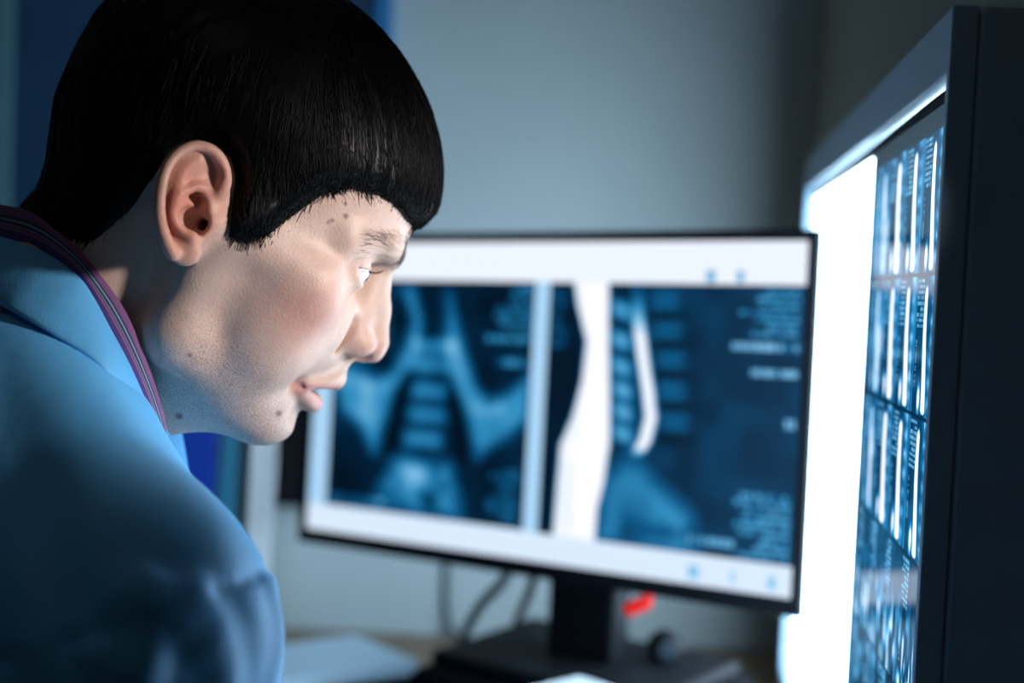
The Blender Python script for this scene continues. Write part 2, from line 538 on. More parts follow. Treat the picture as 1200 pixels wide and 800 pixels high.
def poly_sdf(x, y, P):
    d = np.full(x.shape, 1e9); s = np.ones(x.shape)
    n = len(P)
    for i in range(n):
        ax, ay = P[i]; bx, by = P[i - 1]
        ex, ey = bx - ax, by - ay
        wx, wy = x - ax, y - ay
        t = np.clip((wx * ex + wy * ey) / (ex * ex + ey * ey + 1e-12), 0, 1)
        d = np.minimum(d, (wx - ex * t) ** 2 + (wy - ey * t) ** 2)
        c1 = y >= ay; c2 = y < by; c3 = ex * wy > ey * wx
        flip = (c1 & c2 & c3) | (~c1 & ~c2 & ~c3)
        s = np.where(flip, -s, s)
    return s * np.sqrt(d)


def blob(cu, cv, su, sv): return np.exp(-((u - cu) / su) ** 2 - ((v - cv) / sv) ** 2)


g = np.full(u.shape, 0.80)
inL = (u > 0.045) & (u < 0.500) & (v > 0.124) & (v < 0.908)
inR = (u > 0.531) & (u < 1.0) & (v > 0.124) & (v < 0.912)
# left panel, coronal view
gl = 0.10 + 0.10 * vnoise(u * 30, v * 17, 11)
gl = gl + 0.42 * poly_mask(u, v, [(0.228, 0.15), (0.258, 0.275), (0.245, 0.396), (0.194, 0.499), (0.173, 0.624), (0.159, 0.718), (0.124, 0.63), (0.075, 0.572), (0.05, 0.473), (0.06, 0.42), (0.153, 0.465), (0.214, 0.362), (0.235, 0.26), (0.205, 0.16)], 0.05)
gl = gl + 0.42 * poly_mask(u, v, [(0.316, 0.176), (0.313, 0.319), (0.33, 0.437), (0.367, 0.552), (0.396, 0.70), (0.441, 0.64), (0.495, 0.56), (0.499, 0.423), (0.45, 0.49), (0.413, 0.512), (0.362, 0.39), (0.335, 0.26)], 0.05)
gl = gl + 0.18 * blob(0.14, .30, .05, .16)
for cu, cv, su, sv in ((0.197, 0.253, .022, .07), (0.174, 0.41, .03, .045), (0.403, 0.43, .03, .06), (0.401, 0.197, .05, .06)):
    gl = gl * (1 - 0.75 * blob(cu, cv, su, sv))
gl = gl * (1 - 0.8 * poly_mask(u, v, [(0.225, 0.44), (0.20, 0.52), (0.185, 0.66), (0.19, 0.72), (0.215, 0.70), (0.225, 0.56), (0.245, 0.47)], 0.03))
gl = gl * (1 - 0.8 * poly_mask(u, v, [(0.325, 0.46), (0.35, 0.52), (0.375, 0.66), (0.375, 0.73), (0.345, 0.72), (0.335, 0.58), (0.315, 0.50)], 0.03))
for cu, cv in ((0.284, .345), (0.284, .405), (0.279, .49), (0.277, .574), (0.272, .653)):
    gl = gl + 0.30 * np.exp(-((u - cu) / .045) ** 6 - ((v - cv) / .030) ** 4)
gl = gl + 0.30 * poly_mask(u, v, [(0.20, .72), (0.34, .73), (0.37, .90), (0.16, .90)], 0.06) * (0.6 + 0.6 * vnoise(u * 40, v * 20, 12)) + 0.25 * blob(.265, .78, .04, .05)
gl = gl * (1 - .6 * blob(.29, .85, .02, .03)) * (1 - .7 * blob(.09, .80, .05, .10)) * (1 - .6 * blob(.43, .76, .045, .10))
gl = gl * (1 - .5 * blob(.27, .17, .02, .12))
# right panel, sagittal view
gr = 0.135 + 0.06 * vnoise(u * 26, v * 14, 13) + 0.05 * (u - .55)
gr = gr - 0.10 * (u < 0.60)
fat = [(0.578, 0.12), (0.587, 0.197), (0.609, 0.306), (0.604, 0.431), (0.588, 0.543), (0.568, 0.629), (0.565, 0.741), (0.562, 0.92), (0.645, 0.92), (0.647, 0.809), (0.656, 0.739), (0.665, 0.616), (0.661, 0.494), (0.653, 0.317), (0.647, 0.12)]
gr = gr + 0.90 * poly_mask(u, v, fat, 0.012)
for k, (cu, cv) in enumerate(((0.673, 0.207), (0.676, 0.30), (0.680, 0.38), (0.684, 0.45), (0.687, 0.515), (0.689, 0.58))):
    gr = gr + 0.42 * np.exp(-((u - cu) / .020) ** 4 - ((v - cv - (u - cu) * .5) / .028) ** 4)
can = [(0.701, 0.13), (0.708, 0.246), (0.72, 0.353), (0.732, 0.446), (0.740, 0.525), (0.732, 0.593), (0.719, 0.635)]
cu_ = np.interp(v, [p[1] for p in can], [p[0] for p in can])
gr = gr + 0.85 * np.exp(-((u - cu_) / .0125) ** 4) * np.clip((0.65 - v) * 30, 0, 1) * np.clip((v - .125) * 6, .15, 1)
for cu, cv in ((0.744, 0.178), (0.751, 0.264), (0.758, 0.35), (0.765, 0.443), (0.772, 0.535)):
    gr = gr + 0.16 * np.exp(-((u - cu - .012) / .026) ** 4 - ((v - cv) / .034) ** 4) - 0.12 * blob(cu + .01, cv + .045, .03, .014)
gr = gr + 0.33 * poly_mask(u, v, [(0.66, .72), (0.70, .65), (0.76, .72), (0.82, .80), (0.84, .92), (0.645, .92)], 0.08) * (.7 + .6 * vnoise(u * 30, v * 15, 14))
gr = gr * (1 - .55 * blob(.705, .87, .022, .05)) * (1 - .4 * blob(.78, .86, .05, .03))


def caption(gx, u0, u1, v0, v1, rows, right=True, seed=0, amp=0.30, ragged=.5):
    r_ = np.random.default_rng(seed)
    for k in range(rows):
        vc = v0 + (v1 - v0) * (k + .5) / rows
        l = (u1 - u0) * (1 - ragged * r_.random())
        a, b2 = (u1 - l, u1) if right else (u0, u0 + l)
        on = (np.abs(v - vc) < (v1 - v0) / rows * .36) & (u > a) & (u < b2)
        gx = gx + on * amp * (0.45 + .8 * (vnoise(u * 260, v * 0 + k * 3, seed) > .42))
    return gx


gr = caption(gr, 0.885, 0.992, 0.135, 0.275, 7, True, 21)
gr = caption(gr, 0.875, 0.995, 0.288, 0.318, 1, True, 22, .4, 0)
gr = caption(gr, 0.915, 0.992, 0.362, 0.390, 1, True, 23, .4, 0)
gr = caption(gr, 0.972, 0.992, 0.50, 0.535, 1, True, 24, .4, 0)
gr = caption(gr, 0.895, 0.992, 0.715, 0.905, 9, True, 25)
gr = caption(gr, 0.82, 0.90, 0.855, 0.885, 1, True, 26, .35, 0)
gr = caption(gr, 0.535, 0.575, 0.135, 0.33, 9, False, 27, .2)
gl = caption(gl, 0.415, 0.497, 0.135, 0.29, 7, True, 28, .25)
gl = caption(gl, 0.40, 0.497, 0.295, 0.325, 1, True, 29, .3, 0)
gl = caption(gl, 0.425, 0.497, 0.37, 0.40, 1, True, 30, .3, 0)
gl = caption(gl, 0.42, 0.488, 0.72, 0.895, 9, True, 31, .2)
gl = caption(gl, 0.05, 0.20, 0.865, 0.905, 2, False, 32, .2)
g = np.where(inL, np.clip(gl, .02, 1), np.where(inR, np.clip(gr, .02, 1), g))
top = v < 0.124
g = np.where(top, 0.955, g)
bot = v > 0.912
g = np.where(bot, 0.90, g)
ic = (v > .945) & (v < .98) & (u > .80) & (vnoise(u * 60, v * 0 + 2, 40) > .55)
g = np.where(ic, 0.72, g)
ic = (v > .085) & (v < .118) & (u > .82) & (u < .92) & (vnoise(u * 90, v * 0 + 2, 41) > .6)
g = np.where(ic, 0.62, g)
rgb = ramp_blue(g)
vcol(me, 'print', rgb)
link('screen', me, M['screen'], mon)
# stand (built upright under the panel, in the panel's parent frame)
inv = mon.matrix_world.inverted()
STX, STY = MC.x + 0.062, MC.y + 0.023
PC_TOP = DESK + 0.085


def stand_part(name, bm):
    ry = Matrix.Rotation(math.radians(-34.7), 4, 'Z')
    bmesh.ops.transform(bm, matrix=inv @ Matrix.Translation((STX, STY, 0)) @ ry, verts=bm.verts)
    return bm_done(name, bm, M['black'], mon)


bm = bmesh.new(); bm_box(bm, -0.036, 0.036, -0.014, 0.016, PC_TOP + 0.01, 1.04, 0.005)
stand_part('stand_neck', bm)
bm = bmesh.new(); bm_box(bm, -0.115, 0.115, -0.085, 0.085, PC_TOP, PC_TOP + 0.014, 0.006, 3)
stand_part('stand_base', bm)

# flat computer case the monitor stands on
pc = empty('computer_case', (STX, STY, DESK), math.radians(-34.7))
tag(pc, 'flat black computer case lying under the monitor stand', 'computer')
box('case_body', M['black_matte'], (-0.120, 0.120, -0.10, 0.10, 0.006, 0.085), 0.004, pc)
box('front_panel', M['black_matte'], (-0.118, 0.118, -0.106, -0.10, 0.008, 0.083), 0.002, pc)
box('disc_drive', M['folder'], (0.0, 0.105, -0.108, -0.1055, 0.056, 0.074), 0.001, pc)
lathe('power_button', [(0, -0.1085), (0.006, -0.1085), (0.007, -0.1055)], M['metal'], pc, (-0.09, 0, 0.06), 20, 'y')
for x in (-0.10, 0.10):
    for y in (-0.08, 0.08):
        box('foot', M['black_matte'], (x - .01, x + .01, y - .01, y + .01, 0, 0.006), 0.001, pc)

# small black webcam with round head right of the stand
wc = empty('webcam', (0.152, 1.30, PC_TOP))
wc.location = (0.150, 1.268, PC_TOP)
tag(wc, 'small round black webcam sitting beside the monitor stand', 'webcam')
lathe('foot', [(0, 0), (0.017, 0), (0.016, 0.005), (0.005, 0.008), (0.004, 0.014)], M['black_matte'], wc)
lathe('head', [(0.0001, 0.015)] + [(0.0165 * math.sin(a), 0.0 - 0.0165 * math.cos(a)) for a in np.linspace(math.pi, 0.5, 12)][0:0] + [(0.0165 * math.sin(a), -0.0165 * math.cos(a)) for a in np.linspace(3.1, 0.55, 14)], M['black'], wc, (0, 0, 0.027), 28, 'y')
lathe('lens', [(0.0001, -0.0145), (0.006, -0.0145), (0.0085, -0.0142), (0.0088, -0.012)], M['folder'], wc, (0, 0, 0.027), 24, 'y')

# red clip on a short lead at the stand
rc = empty('cable_clip', (0.118, 1.2047, 0.8998))
tag(rc, 'small red clip hanging beneath the monitor right of its stand', 'clip')
bm = bmesh.new(); bm_box(bm, -0.013, 0.011, -0.003, 0.003, -0.006, 0.006, 0.0028, 3)
bmesh.ops.rotate(bm, verts=bm.verts, cent=(0, 0, 0), matrix=Matrix.Rotation(-0.45, 3, 'Y'))
bm_done('clip_jaw', bm, M['red'], rc)
tube('clip_hook', [(0.007, 0, 0.004), (0.011, 0.001, 0.010), (0.006, 0.003, 0.016), (0.001, 0.012, 0.030)], 0.0022, M['red'], rc)

# cables from the monitor down behind the case
tag(tube('monitor_cable', [(0.010, 1.345, 0.93), (0.004, 1.36, 0.885), (-0.020, 1.40, 0.845), (-0.036, 1.45, 0.80), (-0.046, 1.50, 0.746), (-0.01, 1.54, 0.742), (0.06, 1.60, 0.741)], 0.0052, M['cable']),
    'thick grey cable curving from the monitor down to the desk', 'cable')
tag(tube('monitor_cable', [(0.035, 1.335, 0.93), (0.030, 1.36, 0.88), (0.016, 1.42, 0.82), (0.010, 1.47, 0.77), (0.012, 1.52, 0.741), (0.05, 1.56, 0.740)], 0.0042, M['black_matte']),
    'thin black cable dropping straight beside the monitor stand', 'cable')
tag(tube('wall_cable', [(-0.066, 1.686, 0.96), (-0.066, 1.6855, 0.86), (-0.064, 1.684, 0.76), (-0.04, 1.66, 0.739), (0.0, 1.63, 0.739)], 0.0036, M['cable']),
    'pale cable running down the wall behind the monitor', 'cable')

# paper pile left of the monitor
def paper_stack(name, label, quad, z0, z1, mats, n, jitter=0.003, cat='papers'):
    st_ = empty(name, (quad[0][0], quad[0][1], z0))
    tag(st_, label, cat)
    h = (z1 - z0) / n
    for k in range(n):
        bm = bmesh.new()
        dx, dy = random.uniform(-jitter, jitter), random.uniform(-jitter, jitter)
        lo = [bm.verts.new((x - quad[0][0] + dx, y - quad[0][1] + dy, k * h)) for x, y in quad]
        hi = [bm.verts.new((x - quad[0][0] + dx, y - quad[0][1] + dy, (k + 1) * h - 0.0004)) for x, y in quad]
        bm.faces.new(lo[::-1]); bm.faces.new(hi)
        for i in range(4):
            bm.faces.new((lo[i], lo[(i + 1) % 4], hi[(i + 1) % 4], hi[i]))
        bm_done('top_sheet' if k == n - 1 else 'folder', bm, mats[-1] if k == n - 1 else mats[k % (len(mats) - 1)], st_)
    return st_


paper_stack('paper_stack', 'pile of dark folders with pale blue papers on top, beside the coat sleeve',
            [(-0.222, 1.425), (-0.150, 1.475), (-0.078, 1.390), (-0.215, 1.300)], DESK, 0.790, [M['folder'], M['folder'], M['paper']], 4, 0.002)
paper_stack('document_pile', 'tall document pile with a white sheet on top in front of the monitor',
            [(0.065, 1.12), (0.165, 1.02), (0.065, 0.93), (-0.035, 1.03)], DESK, 0.862, [M['folder'], M['binder_dark'], M['paper_white']], 6, 0.002)


# ring binders standing behind the man's chin
def binder(name, label, x0, x1, mt, lean, y=1.440, h=0.315, spine=None):
    xm = (x0 + x1) / 2
    b_ = empty(name, (xm, y + (xm + 0.245) * math.tan(math.radians(9.5)), DESK))
    b_.rotation_euler = (0, math.radians(lean), math.radians(9.5))
    tag(b_, label, 'binder', 'binders on the desk')
    wd = (x1 - x0)
    box('spine', mt, (-wd / 2, wd / 2, 0, 0.003, 0.001, h), 0.001, b_)
    box('cover', mt, (-wd / 2, -wd / 2 + 0.0025, 0.003, 0.23, 0.001, h), 0.0008, b_)
    box('cover', mt, (wd / 2 - 0.0025, wd / 2, 0.003, 0.23, 0.001, h), 0.0008, b_)
    box('page_block', M['paper_white'], (-wd / 2 + 0.0035, wd / 2 - 0.0035, 0.012, 0.215, 0.004, h - 0.012), 0.0, b_)
    if spine:
        box('spine_label', spine, (-wd * .32, wd * .32, -0.0006, 0.0, h * .62, h * .86), 0.0, b_)
    bm = bmesh.new()
    bmesh.ops.create_cone(bm, segments=20, radius1=min(0.011, wd * .3), radius2=min(0.011, wd * .3), depth=0.002, cap_ends=True)
    bmesh.ops.rotate(bm, verts=bm.verts, cent=(0, 0, 0), matrix=Matrix.Rotation(math.pi / 2, 3, 'X'))
    bmesh.ops.translate(bm, verts=bm.verts, vec=(0, -0.0008, h * .2))
    bm_done('finger_ring', bm, M['metal'], b_)
    return b_


binder('ring_binder', 'cream ring binder left of the blue one behind the chin', -0.4240, -0.3565, M['binder_cream'], 1.5)
binder('ring_binder', 'wide deep blue ring binder standing behind the chin', -0.3535, -0.3005, M['binder_blue'], 1.5)
binder('ring_binder', 'narrow teal ring binder between the blue and white ones', -0.2975, -0.2795, M['binder_teal'], 1.5)
binder('ring_binder', 'thin black ring binder left of the white one', -0.2780, -0.2680, M['binder_dark'], 1.5)
binder('ring_binder', 'bright white ring binder nearest to the monitor', -0.2665, -0.2410, M['binder_white'], 1.5)

# dark block standing in for the monitor's shadow on the wall
mon_shade = empty('shadow_block', (-0.232, WY, 1.02))
tag(mon_shade, 'dark block standing in for the monitor shadow, between white binder and monitor', 'shadow stand-in')
box('case', M['black_matte'], (-0.048, 0.048, -0.04, 0.0, -0.13, 0.10), 0.004, mon_shade)  # body of the shadow block
box('lid', M['black'], (-0.044, 0.044, -0.043, -0.04, -0.126, 0.096), 0.002, mon_shade)  # front layer of the shadow block

# notice board on the back wall, behind the head
nb = empty('notice_board', (-0.50, WY, 1.40))
tag(nb, 'dark blue notice board hanging on the wall behind the head', 'notice board')
box('panel', M['board_blue'], (-0.42, 0.325, -0.016, 0.0, -0.19, 0.42), 0.001, nb)
box('edge_trim', M['board_edge'], (0.325, 0.345, -0.024, 0.0, -0.20, 0.43), 0.002, nb)
box('edge_trim', M['board_strip'], (-0.42, 0.325, -0.024, 0.0, 0.42, 0.43), 0.002, nb)
box('edge_trim', M['board_strip'], (-0.42, 0.325, -0.024, 0.0, -0.20, -0.19), 0.002, nb)
box('divider_strip', M['board_strip'], (-0.155, -0.095, -0.026, -0.016, -0.19, 0.42), 0.002, nb)
box('edge_trim', M['board_strip'], (-0.44, -0.42, -0.024, 0.0, -0.20, 0.43), 0.002, nb)

# ------------------------------------------------------------------ the man
# Modelled as a distance field in millimetres (head frame: x to the face, y to his left, z up,
# origin between the ears) and turned into one continuous mesh.
HEAD_O = Vector((-0.16647, 0.77207, 1.20452))
Rh = (Matrix.Rotation(math.radians(13), 3, 'Z') @ Matrix.Rotation(math.radians(27), 3, 'Y'))
PB = Vector((-0.45, 0.78, 0.0))
person = empty('person', PB)
tag(person, 'man in a light blue coat and purple lanyard leaning towards the light box', 'person')


def place_head(o):
    o.parent = person
    o.matrix_local = Matrix.Translation(HEAD_O - PB) @ Rh.to_4x4()


f32 = np.float32


def ell(p, c, r):
    q = (p - f32(c)) / f32(r)
    k0 = np.sqrt((q * q).sum(-1)) + 1e-6
    q2 = q / f32(r)
    k1 = np.sqrt((q2 * q2).sum(-1)) + 1e-6
    return k0 * (k0 - 1) / k1


def rell(p, c, r, axis, deg):
    a = math.radians(deg); ca, sa = math.cos(a), math.sin(a)
    q = p - f32(c)
    i, j = {'x': (1, 2), 'y': (2, 0), 'z': (0, 1)}[axis]
    w_ = q.copy()
    w_[..., i] = ca * q[..., i] + sa * q[..., j]
    w_[..., j] = -sa * q[..., i] + ca * q[..., j]
    return ell(w_, (0, 0, 0), r)


def cap(p, a, b, ra, rb=None, sc=None):
    rb = ra if rb is None else rb
    a = np.array(a, f32); b = np.array(b, f32)
    pa = p - a; ba = b - a
    if sc is not None:
        pa = pa * f32(sc); ba = ba * f32(sc)
    h = np.clip((pa * ba).sum(-1) / (ba * ba).sum(), 0, 1)
    d = pa - h[..., None] * ba
    return np.sqrt((d * d).sum(-1)) - (ra + (rb - ra) * h)


def su(a, b, k):
    h = np.clip(.5 + .5 * (b - a) / k, 0, 1)
    return b + (a - b) * h - k * h * (1 - h)


def ss(a, b, k):            # a minus b
    return -su(-a, b, k)


def poly_tube(p, pts, rs, n=4):
    P = catmull(np.hstack([np.array(pts, float), np.array(rs, float)[:, None]]), n)
    d = None
    for i in range(len(P) - 1):
        e = cap(p, P[i, :3], P[i + 1, :3], P[i, 3], P[i + 1, 3])
        d = e if d is None else np.minimum(d, e)
    return d


EYE = np.array((73.0, 32.0, 13.5))


def head_core(p):
    """head and neck without ears; p uses |y|"""
    d = ell(p, (-4, 0, 60), (90, 74, 72))
    d = su(d, ell(p, (38, 0, 55), (60, 60, 52)), 20)
    d = su(d, ell(p, (-35, 0, 18), (54, 58, 52)), 18)
    d = su(d, ell(p, (42, 0, 0), (48, 62, 52)), 20)
    d = su(d, ell(p, (15, 0, 0), (45, 68, 55)), 15)
    # brow ridge
    d = su(d, cap(p, (90, 7, 32), (84, 26, 34), 10, 9), 10)
    d = su(d, cap(p, (84, 26, 34), (64, 48, 27), 9, 8), 10)
    # cheek bones and arches
    d = su(d, ell(p, (59, 46, -8), (19, 15, 14)), 16)
    d = su(d, ell(p, (76, 20, -16), (16, 14, 18)), 14)
    d = su(d, cap(p, (58, 52, -1), (8, 65, 2), 9, 8), 12)
    # upper jaw, cheeks
    d = su(d, ell(p, (66, 0, -34), (33, 32, 28)), 14)
    d = su(d, ell(p, (48, 37, -38), (30, 23, 34)), 18)
    # jaw
    d = su(d, cap(p, (4, 56, -8), (12, 50, -58), 13, 14), 14)
    d = su(d, cap(p, (12, 49, -60), (72, 16, -80), 15, 13), 14)
    d = su(d, ell(p, (78, 0, -78), (16, 22, 15)), 10)
    d = su(d, ell(p, (42, 0, -66), (46, 42, 30)), 14)
    # neck (runs back and down) and the soft throat under the jaw
    d = su(d, cap(p, (-27, 0, -20), (-66, 0, -165), 50, 54), 16)
    d = su(d, cap(p, (32, 0, -72), (-60, 0, -168), 29, 38), 22)
    # eye sockets
    d = ss(d, ell(p, (93, 31, 12), (17, 17, 12)), 9)
    d = ss(d, ell(p, (92, 15, 15), (9, 7, 11)), 8)
    # nose
    d = su(d, cap(p, (93, 0, 26), (102, 0, 2), 6.2, 7.6), 7)
    d = su(d, cap(p, (102, 0, 2), (108.4, 0, -14), 7.6, 10.2), 6)
    d = su(d, cap(p, (92, 4, 12), (95, 10, -12), 7, 9), 8)
    d = su(d, rell(p, (98.5, 13.5, -19), (12, 7, 8.5), 'y', -12), 4)
    d = su(d, cap(p, (113, 0, -20), (102, 0, -27), 4.6, 4.2), 4)
    # crease round the wing of the nose
    d = ss(d, cap(p, (92, 22.5, -10), (89, 21.5, -27), 2.6, 2.2), 5)
    # upper lip
    d = su(d, cap(p, (97, 0, -33), (99.5, 0, -40), 6.5, 6.5), 6)
    d = ss(d, cap(p, (106.5, 0, -30), (109, 0, -38), 1.6, 1.4), 3)
    lip = poly_tube(p, [(101.3, 0, -43.2), (100.4, 6, -42.6), (96.0, 14, -45.5), (88.5, 21, -50), (83.5, 25, -53)], [5.4, 5.0, 3.8, 2.6, 1.6], 3)
    d = su(d, lip, 4)
    # lower lip
    lip = poly_tube(p, [(96.0, 0, -59.8), (94.5, 7, -59.4), (90.5, 14, -58), (85, 21, -55.5), (82, 25, -53.5)], [6.2, 6.0, 5.0, 3.5, 2.0], 3)
    d = su(d, lip, 4)
    # slightly open mouth
    d = ss(d, ell(p, (104, 0, -51.2), (14, 20, 1.9)), 1.5)
    d = ss(d, cap(p, (94, 14, -51.5), (83, 24.5, -53.6), 0.9, 0.6), 1.4)
    d = ss(d, ell(p, (82, 28.0, -54), (5, 3, 4)), 5)
    # fold under the lip
    d = ss(d, cap(p, (100.5, 0, -71.5), (90, 18, -69), 4.0, 2.5), 7)
    # nostrils
    d = ss(d, rell(p, (107.0, 10.0, -25.5), (5.5, 4.5, 4.0), 'y', -18), 1.2)
    d = ss(d, rell(p, (108.6, 9.0, -23.0), (4.8, 5.0, 2.6), 'y', 8), 0.9)
    # eyelids
    q = p - f32(EYE)
    lid = np.sqrt((q * q).sum(-1)) - 13.6
    d = su(d, lid, 5)
    yy = q[..., 1] / 13.2
    sh = np.clip(1 - yy * yy, 0, 1)
    zu = 4.6 * np.sqrt(sh) * (1 - .15 * yy) + 1.0 * yy
    zl = -3.6 * sh + 1.0 * yy
    slit = np.maximum(np.maximum(q[..., 2] - zu, zl - q[..., 2]) * .8, 2.0 - q[..., 0])
    slit = np.maximum(slit, np.abs(q[..., 1]) - 12.8)
    d = ss(d, slit, 0.8)
    # crease of the upper lid
    rr = np.sqrt(q[..., 0] ** 2 + q[..., 1] ** 2 + q[..., 2] ** 2)
    d = np.where((q[..., 0] > -2), d + 0.9 * np.exp(-((q[..., 2] - 7.2 * np.sqrt(sh) - 0.8) / 1.1) ** 2) * np.exp(-((rr - 14) / 2.5) ** 2) * sh, d)
    return d


HELIX = [(-12.6, 75, -0.2), (-7.2, 77, 4.2), (-3.5, 79, 9.7), (-3.5, 81, 18.1), (-8.5, 84, 25.8), (-15.9, 87, 29.2), (-23.2, 89.5, 27.4), (-28.4, 92, 21.3), (-30.2, 94, 12.6), (-28.5, 95, 3.1), (-24.7, 94, -6.2), (-19.7, 91, -13.7), (-13.7, 88, -19.7), (-8.1, 85, -23.4)]
HEL_R = [2.0, 2.6, 3.4, 3.8, 3.3, 2.8, 2.6, 2.6, 2.7, 2.8, 2.9, 3.0, 3.3, 3.6]
OUTL = [(-22.6, 28.2), (-16.5, 30.2), (-9.4, 28.7), (-2.2, 23.4), (3.0, 11.5), (5.5, -4.4), (3.0, -17.4), (1.9, -22.1), (-1.3, -25.5), (-5.2, -26.0), (-10.3, -24.1), (-16.8, -19.0), (-24.2, -9.4), (-28.1, -2.2), (-31.1, 7.6), (-30.8, 16.3), (-27.3, 24.0)]


def ear_core(p, d):
    """adds the ear to distance d (p uses |y|)"""
    x, y, z = p[..., 0], p[..., 1], p[..., 2]
    yc = np.interp(x, [-32, -20, -8, 6], [90, 87, 81, 72]) - 2.2
    o = poly_sdf(x, z, OUTL)
    plate = np.maximum(o, (np.abs(y - yc) - 1.6) * .85)
    bowl = ell(p, (-10, 73, -1), (16, 13, 19))
    e = su(bowl, plate, 4)
    e = su(e, rell(p, (-4.2, 81.5, -19.0), (8.2, 3.4, 8.0), 'y', 22), 3)           # lobe
    e = ss(e, ell(p, (-7.5, 86, -5.5), (8.0, 12.5, 8.6)), 2.5)                   # hollow
    e = ss(e, rell(p, (-13.0, 85, 6.3), (8.0, 9.5, 3.4), 'y', 22), 2)
    e = su(e, poly_tube(p, HELIX, HEL_R, 3), 1.6)
    e = su(e, poly_tube(p, [(-4.6, 83, -12.4), (-11.5, 85, -11.2), (-17.0, 86, -7.6), (-19.6, 86.5, -1.3), (-18.4, 85.5, 5.2), (-14.0, 83, 10.4), (-9.0, 79.5, 13.0)], [2.6, 2.4, 2.6, 2.8, 2.8, 2.4, 2.0], 3), 2.2)
    e = su(e, poly_tube(p, [(-19.3, 86.0, -1.2), (-22.4, 86.0, 7.6), (-22.8, 85.5, 16.2), (-19.5, 84.5, 22)], [2.6, 2.6, 2.6, 1.8], 3), 3)
    e = su(e, ell(p, (-4.6, 82.5, -12.2), (3.4, 4, 3.2)), 2)                      # antitragus
    e = ss(e, ell(p, (-10.0, 86, 19.0), (4.2, 4.5, 4.5)), 2.5)
    d = su(d, e, 4)
    d = ss(d, cap(p, (-4.5, 86, -4.5), (0.0, 62, -3.5), 3.4, 3.0), 2)             # ear canal
    d = su(d, rell(p, (3.4, 75.0, -1.5), (3.2, 4.6, 6.2), 'y', 20), 2.5)          # tragus
    return d


def fold(p):
    p = np.asarray(p, f32).copy()
    p[..., 1] = np.abs(p[..., 1])
    return p


def head_sdf(p):
    p = fold(p)
    d = head_core(p)
    k = (p[:, 0] > -42) & (p[:, 0] < 20) & (p[:, 1] > 50) & (p[:, 2] > -40) & (p[:, 2] < 44)
    if k.any():
        d[k] = ear_core(p[k], d[k])
    return d


def bare_sdf(p):
    return head_core(fold(p))


def surface_net(sdf, lo, hi, h, blk=8, slack=1.7):
    lo = np.array(lo, float); hi = np.array(hi, float)
    nb = np.ceil((hi - lo) / (h * blk)).astype(int)
    N = nb * blk + 1
    bi = np.stack(np.meshgrid(*[np.arange(k) for k in nb], indexing='ij'), -1).reshape(-1, 3)
    cen = lo + (bi + .5) * blk * h
    dc = sdf(cen.astype(f32))
    keep = np.abs(dc) < blk * h * .87 * slack
    D = np.repeat(np.repeat(np.repeat(np.where(dc > 0, 1e3, -1e3).reshape(nb).astype(f32), blk, 0), blk, 1), blk, 2)
    D = np.pad(D, ((0, 1),) * 3, mode='edge')
    off = np.stack(np.meshgrid(*[np.arange(blk + 1)] * 3, indexing='ij'), -1).reshape(-1, 3)
    kb = bi[keep]
    for s_ in range(0, len(kb), 1500):
        idx = (kb[s_:s_ + 1500, None, :] * blk + off[None]).reshape(-1, 3)
        D[idx[:, 0], idx[:, 1], idx[:, 2]] = sdf((lo + idx * h).astype(f32))
    S = D < 0
    A = S[:-1, :-1, :-1]
    any_ = A.copy(); all_ = A.copy()
    cs = [(a, b, c) for a in (0, 1) for b in (0, 1) for c in (0, 1)]
    n0, n1, n2 = N - 1
    for a, b, c in cs[1:]:
        q = S[a:a + n0, b:b + n1, c:c + n2]
        any_ |= q; all_ &= q
    act = np.argwhere(any_ & ~all_)
    vid = np.full((n0, n1, n2), -1, np.int64)
    vid[act[:, 0], act[:, 1], act[:, 2]] = np.arange(len(act))
    acc = np.zeros((len(act), 3)); cnt = np.zeros(len(act))
    val = {c: D[act[:, 0] + c[0], act[:, 1] + c[1], act[:, 2] + c[2]].astype(float) for c in cs}
    for c in cs:
        for ax in range(3):
            if c[ax] == 0:
                c2 = list(c); c2[ax] = 1; c2 = tuple(c2)
                va, vb = val[c], val[c2]
                k = (va < 0) != (vb < 0)
                t = np.where(k, va / np.where(k, va - vb, 1), 0)
                P = np.array(c, float)[None].repeat(len(act), 0); P[:, ax] += t
                acc[k] += P[k]; cnt[k] += 1
    V = lo + (act + acc / cnt[:, None]) * h
    Fs = []
    for ax in range(3):
        b1, b2 = [(1, 2), (2, 0), (0, 1)][ax]
        sl0 = [slice(1, -1)] * 3; sl1 = [slice(1, -1)] * 3
        sl0[ax] = slice(0, -1); sl1[ax] = slice(1, None)
        s0, s1 = S[tuple(sl0)], S[tuple(sl1)]
        for flip in (False, True):
            e = np.argwhere((s0 & ~s1) if not flip else (~s0 & s1))
            off_ = np.array([1, 1, 1]); off_[ax] = 0
            e = e + off_
            d1 = np.zeros(3, int); d1[b1] = 1
            d2 = np.zeros(3, int); d2[b2] = 1
            qs = [e - d1 - d2, e - d2, e, e - d1]
            ok = np.ones(len(e), bool)
            for q in qs: ok &= (q < np.array(vid.shape)).all(1)
            q = np.stack([vid[k[ok][:, 0], k[ok][:, 1], k[ok][:, 2]] for k in qs], -1)
            if flip: q = q[:, ::-1]
            Fs.append(q)
    Fq = np.vstack(Fs)
    Fq = Fq[(Fq >= 0).all(1)]
    return V, Fq


def grad(sdf, P, e=0.6):
    g_ = np.stack([sdf(P + f32(np.eye(3)[i] * e)) - sdf(P - f32(np.eye(3)[i] * e)) for i in range(3)], -1)
    return g_ / (np.linalg.norm(g_, axis=1, keepdims=True) + 1e-9)


V, Fq = surface_net(head_sdf, (-150, -112, -190), (134, 112, 140), 1.15)
me = mesh_np('body', V / 1000, Fq)
